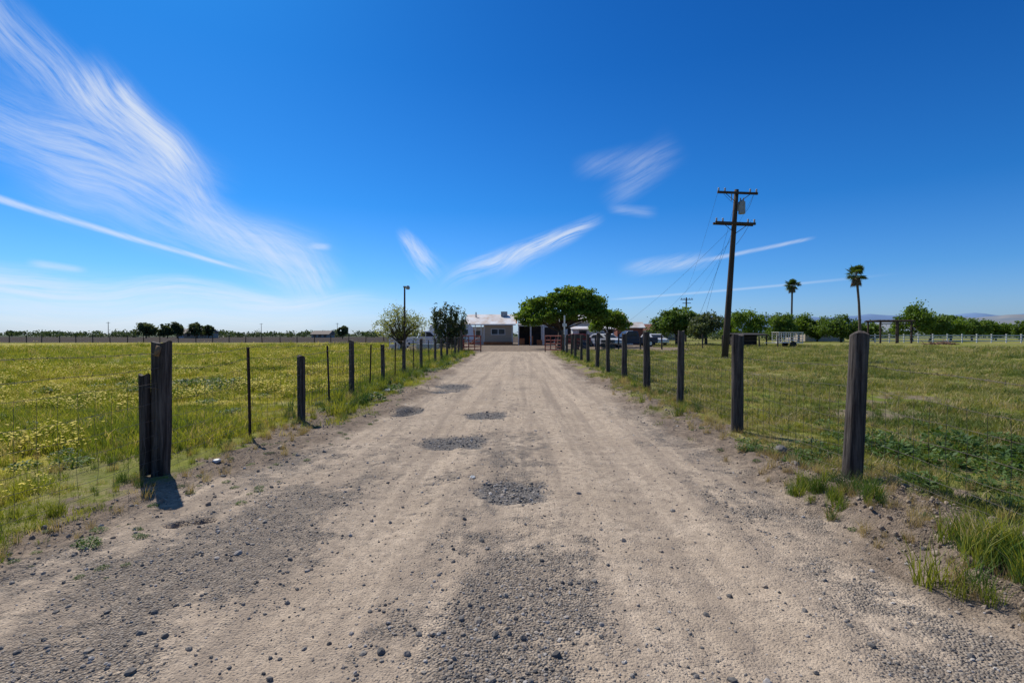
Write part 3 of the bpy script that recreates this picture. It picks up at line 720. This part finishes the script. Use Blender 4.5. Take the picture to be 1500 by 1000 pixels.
mb=MB();mb.prism([(62.6,2.1),(65.4,2.45),(65.4,2.38),(62.6,2.03)],6.0,11.4);mb.obj('roof',[roofm],sh)
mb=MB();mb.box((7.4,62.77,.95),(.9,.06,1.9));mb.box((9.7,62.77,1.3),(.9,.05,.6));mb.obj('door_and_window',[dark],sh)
redm=simple('red_roof',(.25,.09,.06),(.18,.07,.05),2,.8);stuc=simple('stucco',(.45,.38,.3),(.4,.33,.26),2,.9);brn=simple('brown_roof',(.2,.16,.13),(.14,.11,.09),2,.8)
sh=empty('red_shed');mb=MB();mb.box((15.2,74,1.2),(3.6,3,2.4));mb.obj('walls',[redm],sh)
mb=MB();mb.prism([(72.2,2.4),(74,3.2),(75.8,2.4),(75.8,2.32),(74,3.12),(72.2,2.32)],13.1,17.3);mb.obj('roof',[roofm],sh)
mb=MB();mb.box((15.0,72.48,1.0),(1.2,.06,2.0));mb.obj('door',[trim],sh)
def house(x_,y_,w,hh,rm,wm):
    e_=empty('distant_house');mb=MB();mb.box((x_,y_,hh/2),(w,8,hh));mb.obj('walls',[wm],e_)
    mb=MB();mb.prism([(y_-4.6,hh-.02),(y_,hh+1.7),(y_+4.6,hh-.02)],x_-w/2-.5,x_+w/2+.5);mb.obj('roof',[rm],e_)
    mb=MB()
    for k in(-.3,0,.3):mb.box((x_+k*w,y_-4.02,hh*.55),(1.3,.08,1.1))
    mb.obj('windows',[glass],e_)
house(63,112,8,2.6,redm,stuc);house(-130,205,9,2.2,brn,stuc);house(-141,215,6,2.2,brn,whs);house(36.5,135,10,2.5,redm,stuc);house(-94,240,8,1.6,brn,stuc)
e_=empty('timber_arbor');mb=MB()
for x_ in(58.6,61.2,63.6):mb.box((x_,85,1.75),(.2,.2,3.5))
mb.box((61.1,85,3.6),(6.2,.22,.2));mb.box((61.1,85,3.2),(5.4,.12,.14));mb.box((61.1,88,3.6),(6.2,.22,.2))
for k in range(9):mb.box((58.4+k*.68,86.5,3.76),(.1,3.6,.12))
for x_ in(58.6,63.6):mb.box((x_,88,1.75),(.2,.2,3.5))
mb.obj('beams',[polem],e_)
e_=empty('animal_shelter');mb=MB()
mb.box((26.6,61,1.45),(3.6,3,.1),0,rx=.06)
for x_ in(25,28.2):
    for yy in(59.7,62.3):mb.box((x_,yy,.7),(.12,.12,1.4))
mb.box((26.6,62.35,.75),(3.2,.06,1.2));mb.box((25.02,61,.6),(.06,2.6,1.1));mb.obj('frame',[dark],e_)
e_=empty('stock_trailer');mb=MB();x0,y0=29.7,58
mb.box((x0,y0,.52),(2.7,1.6,.1))
for k in range(6):
    for yy in(-.78,.78):mb.box((x0-1.3+k*.52,y0+yy,1.08),(.05,.05,1.05))
for z in(.8,1.1,1.4,1.62):
    for yy in(-.8,.8):mb.box((x0,y0+yy,z),(2.7,.03,.07))
    mb.box((x0+1.34,y0,z),(.03,1.6,.07))
mb.box((x0-1.9,y0,.5),(1.2,.08,.08));mb.box((x0,y0,1.68),(2.75,1.7,.04));mb.obj('rack_body',[trim],e_)
mb=MB()
for yy in(-.9,.9):mb.tube([(x0+.2,y0+yy-.09,.33),(x0+.2,y0+yy+.09,.33)],.33,16)
mb.box((x0+.2,y0,.33),(.08,1.8,.08));mb.obj('wheels',[dark],e_)
e_=empty('white_rail_fence');mb=MB();xx=np.arange(60,128,2.4)
fy=lambda x_:92+ (x_-60)*-.06
for x_ in xx:mb.box((x_,fy(x_),.72),(.14,.14,1.5));mb.box((x_,fy(x_),1.5),(.19,.19,.06))
for a,b_ in zip(xx[:-1],xx[1:]):
    for z in(.35,.8,1.25):mb.box(((a+b_)/2,(fy(a)+fy(b_))/2-.002,z),(2.27,.05,.15),rz=-.06)
mb.obj('rails_and_posts',[whp],e_)
e_=empty('white_rail_fence');mb=MB();xx=np.arange(-13,-6.5,1.6)
for x_ in xx:mb.box((x_,50,.55),(.1,.1,1.1))
for a,b_ in zip(xx[:-1],xx[1:]):
    for z in(.35,.7,1.0):mb.box(((a+b_)/2,50,z),(1.5,.04,.12))
mb.obj('rails_and_posts',[whp],e_)
e_=empty('paddock_fence');mb=MB()
for x_ in np.arange(-120,-8,3.0):
    y_=88+random.gauss(0,.2);mb.tube([(x_,y_,-.1),(x_+random.gauss(0,.05),y_,1.3)],.07,6)
for z in(.5,.9,1.2):mb.tube([(-120,88,z),(-8,88,z)],.012,4)
mb.obj('posts_and_wire',[wood],e_)
e_=empty('paddock_fence');mb=MB()
for x_ in np.arange(4.5,27,2.2):
    y_=46+.35*(x_-4.5);mb.tube([(x_,y_,-.1),(x_+random.gauss(0,.04),y_,random.uniform(1.15,1.5))],.075,6)
for z in(.4,.8,1.1):mb.tube([(4.5,46,z),(27,53.9,z)],.02,4)
mb.obj('posts_and_rails',[wood],e_)
tire=simple('tyre_rubber',(.02,.02,.02),(.03,.03,.03),5,.9);chrome=simple('chrome',(.5,.5,.5),(.4,.4,.4),3,.25,.9)
lampm=simple('headlamp',(.6,.6,.58),(.5,.5,.5),3,.2)
def vehicle(name,loc,rz,paint,pickup):
    e_=empty(name,loc,rz);Lh=2.7 if pickup else 2.3
    if pickup: body=[(-Lh,.45),(-Lh,1.0),(-Lh+.05,1.1),(-.5,1.1),(-.45,1.12),(-.3,1.72),(-.1,1.8),(.8,1.8),(1.0,1.74),(1.5,1.15),(2.5,1.05),(Lh,.9),(Lh,.45),(2.2,.4),(-2.2,.4)]
    else: body=[(-Lh,.45),(-Lh,.95),(-1.9,1.05),(-1.3,1.42),(-.8,1.5),(.3,1.5),(.6,1.42),(1.2,1.02),(2.1,.88),(Lh,.7),(Lh,.4),(1.9,.33),(-1.9,.33)]
    mb=MB();mb.prism(body,-.88,.88,axis='y');o=mb.obj('body',[paint],e_,bevel=.07)
    mb=MB()
    if pickup:
        for s in(-1,1):
            mb.add([(-.22,s*.885,1.2),(-.12,s*.885,1.66),(.3,s*.885,1.68),(.3,s*.885,1.2)],[(0,1,2,3)]);mb.add([(.38,s*.885,1.2),(.38,s*.885,1.68),(.85,s*.885,1.66),(1.28,s*.885,1.2)],[(0,1,2,3)])
        mb.add([(1.06,-.72,1.70),(1.06,.72,1.70),(1.5,.78,1.2),(1.5,-.78,1.2)],[(0,1,2,3)]);mb.add([(-.40,-.72,1.2),(-.40,.72,1.2),(-.30,.7,1.66),(-.30,-.7,1.66)],[(0,1,2,3)])
    else:
        for s in(-1,1):
            mb.add([(-1.4,s*.885,1.06),(-1.05,s*.885,1.36),(-.25,s*.885,1.42),(-.25,s*.885,1.03)],[(0,1,2,3)]);mb.add([(-.17,s*.885,1.03),(-.17,s*.885,1.42),(.35,s*.885,1.4),(.95,s*.885,1.02)],[(0,1,2,3)])
        mb.add([(.64,-.7,1.42),(.64,.7,1.42),(1.2,.76,1.06),(1.2,-.76,1.06)],[(0,1,2,3)])
    mb.obj('windows',[glass],e_)
    wb=1.75 if pickup else 1.4;wr=.39 if pickup else .32
    mb=MB()
    for x_ in(-wb,wb):
        for s in(-1,1):mb.tube([(x_,s*.72,wr),(x_,s*.93,wr)],wr,18)
    mb.obj('tyres',[tire],e_);mb=MB()
    for x_ in(-wb,wb):
        for s in(-1,1):mb.tube([(x_,s*.9,wr),(x_,s*.945,wr)],wr*.55,12)
    mb.box((Lh+.04,0,.52),(.1,1.7,.16));mb.box((-Lh-.04,0,.52),(.1,1.7,.16));mb.obj('rims_and_bumpers',[chrome],e_)
    mb=MB()
    for s in(-.68,.68):mb.box((Lh+.01,s,.78),(.06,.28,.15))
    mb.obj('headlamps',[lampm],e_)
bluep=simple('blue_grey_paint',(.035,.05,.08),(.03,.04,.06),3,.3);whc=simple('white_car_paint',(.7,.7,.7),(.65,.65,.66),3,.3);maroon=simple('maroon_paint',(.20,.03,.025),(.16,.025,.02),3,.3)
vehicle('pickup_truck',(12.9,60,0),R(190),bluep,True);vehicle('parked_car',(16.8,66,0),R(-75),whc,False)
vehicle('parked_car',(6.2,60.5,0),R(170),maroon,False);vehicle('pickup_truck',(-11.2,57,0),R(15),whc,True)
vehicle('parked_car',(9.4,58.5,0),R(-60),whc,False)
e_=empty('travel_trailer',(-8.6,62,0),R(6));mb=MB()
mb.prism([(-2.6,.5),(-2.75,1.2),(-2.5,2.5),(-2.1,2.65),(2.2,2.65),(2.6,2.3),(2.7,.9),(2.4,.5)],-1.1,1.1,axis='y');mb.obj('body',[whc],e_,bevel=.06)
mb=MB()
for x_ in(-1.6,.2,1.6):mb.box((x_,-1.105,1.75),(.8,.03,.5))
mb.obj('windows',[glass],e_);mb=MB()
for x_ in(-.3,.4):
    for s in(-1,1):mb.tube([(x_,s*.9,.34),(x_,s*1.12,.34)],.33,16)
mb.box((3.1,0,.45),(1.0,.1,.1));mb.obj('wheels_and_hitch',[dark],e_)
for (x_,y_,mt) in((5.0,47.5,rust),(5.7,47.9,bluep),(-5.2,43.4,rust)):
    mb=MB();mb.tube([(x_,y_,0),(x_,y_,.3),(x_,y_,.31),(x_,y_,.33),(x_,y_,.34),(x_,y_,.6),(x_,y_,.61),(x_,y_,.63),(x_,y_,.64),(x_,y_,.88)],[.29,.29,.305,.305,.29,.29,.305,.305,.29,.29],16);mb.obj('oil_barrel',[mt])
e_=empty('pallet_stack');mb=MB()
for k in range(6):
    for j in range(6):mb.box((7.6+j*.2,48.6,.14+k*.15),(.1,1.1,.02))
    for j in(-.5,0,.5):mb.box((8.1,48.6+j,.085+k*.15),(1.15,.09,.08))
mb.obj('pallets',[endw],e_)
e_=empty('water_trough');mb=MB();mb.box((-8.2,44.6,.35),(1.8,.7,.5),taper=1.08)
for x_ in(-8.9,-7.5):mb.box((x_,44.6,.06),(.1,.6,.12))
mb.obj('tank',[simple('galvanised_tank',(.5,.52,.53),(.4,.41,.42),4,.4,.4)],e_)
e_=empty('stacked_crates');mb=MB()
for k,(x_,z_) in enumerate([(-9.6,.25),(-9.0,.25),(-9.3,.72),(-8.1,.3),(-11.3,.25),(-12,.25),(-11.6,.72)]):
    mb.box((x_,47.5,z_),(.55,.5,.44),rz=random.uniform(-.1,.1));mb.box((x_,47.5,z_+.235),(.6,.55,.03))
mb.obj('boxes',[whp],e_)
e_=empty('road_sign')
mb=MB();mb.tube([(3.5,42.5,0),(3.5,42.5,3.0)],.06,8);mb.obj('post',[whp],e_);mb=MB();mb.box((3.5,42.42,2.2),(.35,.03,.25));mb.obj('board',[whp],e_)
e_=empty('brush_pile');mb=MB()
for k in range(60):
    a=random.uniform(0,6.28);r_=random.random()**.5*2.2;p=Vector((58+r_*math.cos(a),72+r_*math.sin(a)*.5,.1+.25*(1-r_/2.2)))
    d=Vector((random.gauss(0,1),random.gauss(0,1),random.gauss(0,.25))).normalized()*.6;mb.tube([p-d,p+d],.04,5)
mb.obj('branches',[simple('dead_wood',(.3,.17,.1),(.2,.12,.08),3)],e_)
def crumple(name,x_,y_,s,m_=None):
    bm=bmesh.new();bmesh.ops.create_icosphere(bm,subdivisions=2,radius=s)
    for v in bm.verts:v.co*=random.uniform(.6,1.15);v.co.z*=.5
    me=bpy.data.meshes.new(name);bm.to_mesh(me);bm.free();me.materials.append(m_ or whp);o=bpy.data.objects.new(name,me);o.location=(x_,y_,Hs(x_,y_)+s*.3);sc.collection.objects.link(o)
crumple('plastic_bag',-3.25,12.2,.12);crumple('crumpled_paper',-.48,4.95,.03);crumple('crushed_cup',-3.36,5.55,.05)
for (x_,y_,s) in((3.0,6.0,.08),(-2.9,6.1,.05),(2.75,5.2,.05),(-.62,2.22,.022),(-.5,2.2,.018),(-.3,2.5,.02)):
    o=bpy.data.objects.new('rock',sto[random.randrange(5,7)].data);o.scale=(s,s,s);o.location=(x_,y_,Hs(x_,y_)+s*.2);o.rotation_euler=(0,0,random.random()*6);sc.collection.objects.link(o)

# ------------------------------------------------------------------ hills
def ridge(name,y0,x0,x1,hmax,seed,c1,c2,dep):
    nx_=200;ny_=24;xs_=np.linspace(x0,x1,nx_);ys_=np.linspace(y0,y0+dep,ny_)
    X,Y=np.meshgrid(xs_,ys_);u=(X-x0)/(x1-x0);v=(Y-y0)/dep
    env=sm(0,.22,u)*sm(1,.8,u)
    Zz=hmax*env*np.sin(v*np.pi/1.2)**1.0*(.45+.75*fbm(X/(x1-x0)*9,Y/dep*2.5,seed,5))
    i=np.arange(nx_*ny_).reshape(ny_,nx_)
    F=np.stack([i[:-1,:-1].ravel(),i[:-1,1:].ravel(),i[1:,1:].ravel(),i[1:,:-1].ravel()],1)
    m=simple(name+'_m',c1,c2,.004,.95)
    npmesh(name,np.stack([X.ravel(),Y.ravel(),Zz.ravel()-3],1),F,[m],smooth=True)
ridge('hills',3900,2900,8200,215,5,(.22,.23,.24),(.15,.19,.23),1800)  # bluish grey base colours include painted distance haze
ridge('distant_mountains',6000,900,9500,320,8,(.14,.23,.38),(.12,.20,.35),2400)  # air haze painted into the blue base colours, no volume

# ------------------------------------------------------------------ sky
SE,SA=48,-38
w=bpy.data.worlds.new('World');sc.world=w;w.use_nodes=True;nt=w.node_tree
try: w.cycles.sampling_method='NONE'
except Exception as ex: print(ex)
bg=nt.nodes['Background'];bg.inputs[1].default_value=.1
sky=N(nt,'ShaderNodeTexSky');sky.sky_type='NISHITA';sky.sun_disc=False
sky.sun_elevation=R(SE);sky.sun_rotation=R(SA);sky.air_density=1.0;sky.dust_density=.6;sky.ozone_density=3.0
tc=N(nt,'ShaderNodeTexCoord').outputs['Generated'];sp=N(nt,'ShaderNodeSeparateXYZ');L(nt,tc,sp.inputs[0])
az=mth(nt,'MULTIPLY',mth(nt,'ARCTAN2',sp.outputs[0],sp.outputs[1]),57.2958)
el=mth(nt,'MULTIPLY',mth(nt,'ARCSINE',sp.outputs[2]),57.2958)
cmb=N(nt,'ShaderNodeCombineXYZ');L(nt,az,cmb.inputs[0]);L(nt,el,cmb.inputs[1])
wn=N(nt,'ShaderNodeTexNoise');wn.inputs['Scale'].default_value=.11;wn.inputs['Detail'].default_value=1.0;L(nt,cmb.outputs[0],wn.inputs['Vector'])
vm=N(nt,'ShaderNodeVectorMath',operation='SUBTRACT');L(nt,wn.outputs['Color'],vm.inputs[0]);vm.inputs[1].default_value=(.5,.5,.5)
vm2=N(nt,'ShaderNodeVectorMath',operation='MULTIPLY_ADD');L(nt,vm.outputs[0],vm2.inputs[0]);vm2.inputs[1].default_value=(4,3,0);L(nt,cmb.outputs[0],vm2.inputs[2])
WV=vm2.outputs[0];PV=cmb.outputs[0]
def fibre(fang,lo,hi,seed,rough=.7):
    m1=N(nt,'ShaderNodeMapping');m1.inputs['Rotation'].default_value=(0,0,-R(fang));L(nt,WV,m1.inputs[0])
    m2=N(nt,'ShaderNodeMapping');m2.inputs['Scale'].default_value=(lo,hi,0);m2.inputs['Location'].default_value=(seed,seed*2,seed*3);L(nt,m1.outputs[0],m2.inputs[0])
    return noise(nt,1,m2.outputs[0],5,rough)
FB={'A':fibre(-46,.20,1.9,1.3,.72),'B':fibre(-20,.16,1.5,4.1,.72),'D':fibre(2,.09,1.2,7.7),'E':fibre(26,.16,2.2,2.9,.72)}
def cloud(p0,p1,w0,w1,op,fb=None,thr=(.38,.72),ends=(.15,.25),warp=True,pw=1.3):
    dx,dy=p1[0]-p0[0],p1[1]-p0[1];Ln=math.hypot(dx,dy);th=math.atan2(dy,dx)
    mp=N(nt,'ShaderNodeMapping');mp.inputs['Scale'].default_value=(1/Ln,1/Ln,1);mp.inputs['Rotation'].default_value=(0,0,-th)
    c_,s_=math.cos(-th),math.sin(-th);mp.inputs['Location'].default_value=(-(c_*p0[0]-s_*p0[1])/Ln,-(s_*p0[0]+c_*p0[1])/Ln,0)
    L(nt,WV if warp else PV,mp.inputs[0]);sx=N(nt,'ShaderNodeSeparateXYZ');L(nt,mp.outputs[0],sx.inputs[0]);t=sx.outputs[0]
    wd=mapr(nt,t,0,1,w0/Ln,w1/Ln)
    m=mapr(nt,mth(nt,'DIVIDE',mth(nt,'ABSOLUTE',sx.outputs[1]),wd),1,0,0,op,True)
    m=mth(nt,'MULTIPLY',m,mapr(nt,t,0,ends[0],0,1,True));m=mth(nt,'MULTIPLY',m,mapr(nt,t,1,1-ends[1],0,1,True))
    if fb: m=mth(nt,'MULTIPLY',m,mapr(nt,FB[fb],thr[0],thr[1]))
    return m
CL=[
 cloud((-54,29),(-36,16.5),3.0,3.2,.55,'A',(.28,.74),(.05,.3)),
 cloud((-42,22.5),(-31,12),3.2,3.6,.75,'A',(.26,.72),(.25,.4)),
 cloud((-38.2,21.8),(-34,14.5),.9,1.8,.55,'A',(.2,.65),(.2,.3)),
 cloud((-54,18.5),(-28,13),4.6,4.6,.45,'B',(.28,.76),(.2,.4)),
 cloud((-46,15),(-19,6),5.4,3.8,.42,'B',(.18,.78),(.2,.25)),
 cloud((-35,13.5),(-19,4.0),3.4,3.0,.48,'A',(.2,.74),(.2,.2)),
 cloud((-52,12),(-24,5.3),.5,.25,.75,'B',(.15,.65),(.05,.4),False),
 cloud((-64,4.6),(-10,3.6),2.4,1.1,.75,'D',(.3,.70),(.05,.3)),
 cloud((-64,1.8),(-4,2.0),2.8,2.0,.6,'D',(.1,.7),(.05,.4)),
 cloud((-23.1,9.15),(-20.3,9.1),.45,.5,.6,'D',(.2,.7),(.4,.4),False),
 cloud((-44.8,5.9),(-40.5,5.4),.5,.5,.5,'D',(.2,.7),(.3,.3),False),
 cloud((-13.8,11.6),(-9.0,5.8),.8,2.6,.7,'A',(.34,.72),(.25,.45),False),
 cloud((-11,5.2),(9.4,12.8),1.9,.9,.75,'E',(.32,.70),(.4,.15),False),
 cloud((-5,6.6),(8,11.8),2.3,.7,.4,'E',(.28,.75),(.35,.25),False),
 cloud((8.5,13.6),(17.3,20),1.9,2.8,.27,'E',(.22,.75),(.35,.4),False),
 cloud((5,17.7),(15,18.5),1.6,2.2,.18,'E',(.2,.7),(.35,.35),False),
 cloud((9,13.6),(15,12.8),.65,.9,.28,'D',(.25,.7),(.35,.35),False),
 cloud((10,7.0),(21,7.9),1.2,1.3,.5,'E',(.28,.7),(.35,.35),False),
 cloud((18,7.5),(29.7,9.3),.36,.25,.42,'E',(.1,.6),ends=(.3,.15),warp=False),
 cloud((9,3.8),(37,5.5),.2,.2,.25,None,ends=(.1,.4),warp=False),
]
tot=CL[0]
for c_ in CL[1:]: tot=mth(nt,'ADD',tot,c_)
tot=mth(nt,'MULTIPLY',mth(nt,'TANH',mth(nt,'MULTIPLY',tot,1.15)),.96)
cr=N(nt,'ShaderNodeValToRGB');L(nt,mapr(nt,el,0,90),cr.inputs[0]);e=cr.color_ramp.elements
e[0].position=0;e[0].color=(.66,.88,1.42,1);e[1].position=1;e[1].color=(.75,.85,.95,1)
for p_,c_ in((.03,(.54,.84,1.38)),(.07,(.31,.73,1.28)),(.15,(.12,.58,1.14)),(.3,(.06,.46,1.02)),(.42,(.05,.42,.98)),(.55,(.55,.78,1.0))):
    q=e.new(p_);q.color=(*c_,1)
base=mix(nt,1,sky.outputs[0],cr.outputs[0],'MULTIPLY')
c=mix(nt,tot,base,(7.8,8.4,9.2))
L(nt,c,bg.inputs[0])

sun=bpy.data.lights.new('sun','SUN');sun.energy=4.9;sun.angle=R(.5);sun.color=(1,.955,.88)
so=bpy.data.objects.new('sun',sun);sc.collection.objects.link(so)
sd=Vector((math.sin(R(SA))*math.cos(R(SE)),math.cos(R(SA))*math.cos(R(SE)),math.sin(R(SE))))
so.rotation_euler=sd.to_track_quat('Z','Y').to_euler();so.location=(0,0,30)

cam=bpy.data.cameras.new('camera');cam.lens=18;cam.sensor_width=36;cam.clip_start=.05;cam.clip_end=20000
co=bpy.data.objects.new('camera',cam);co.location=(0,0,1.4);co.rotation_euler=(R(90-.76),0,R(1.15));sc.collection.objects.link(co);sc.camera=co
sc.view_settings.view_transform='Standard';sc.view_settings.look='None';sc.view_settings.exposure=0
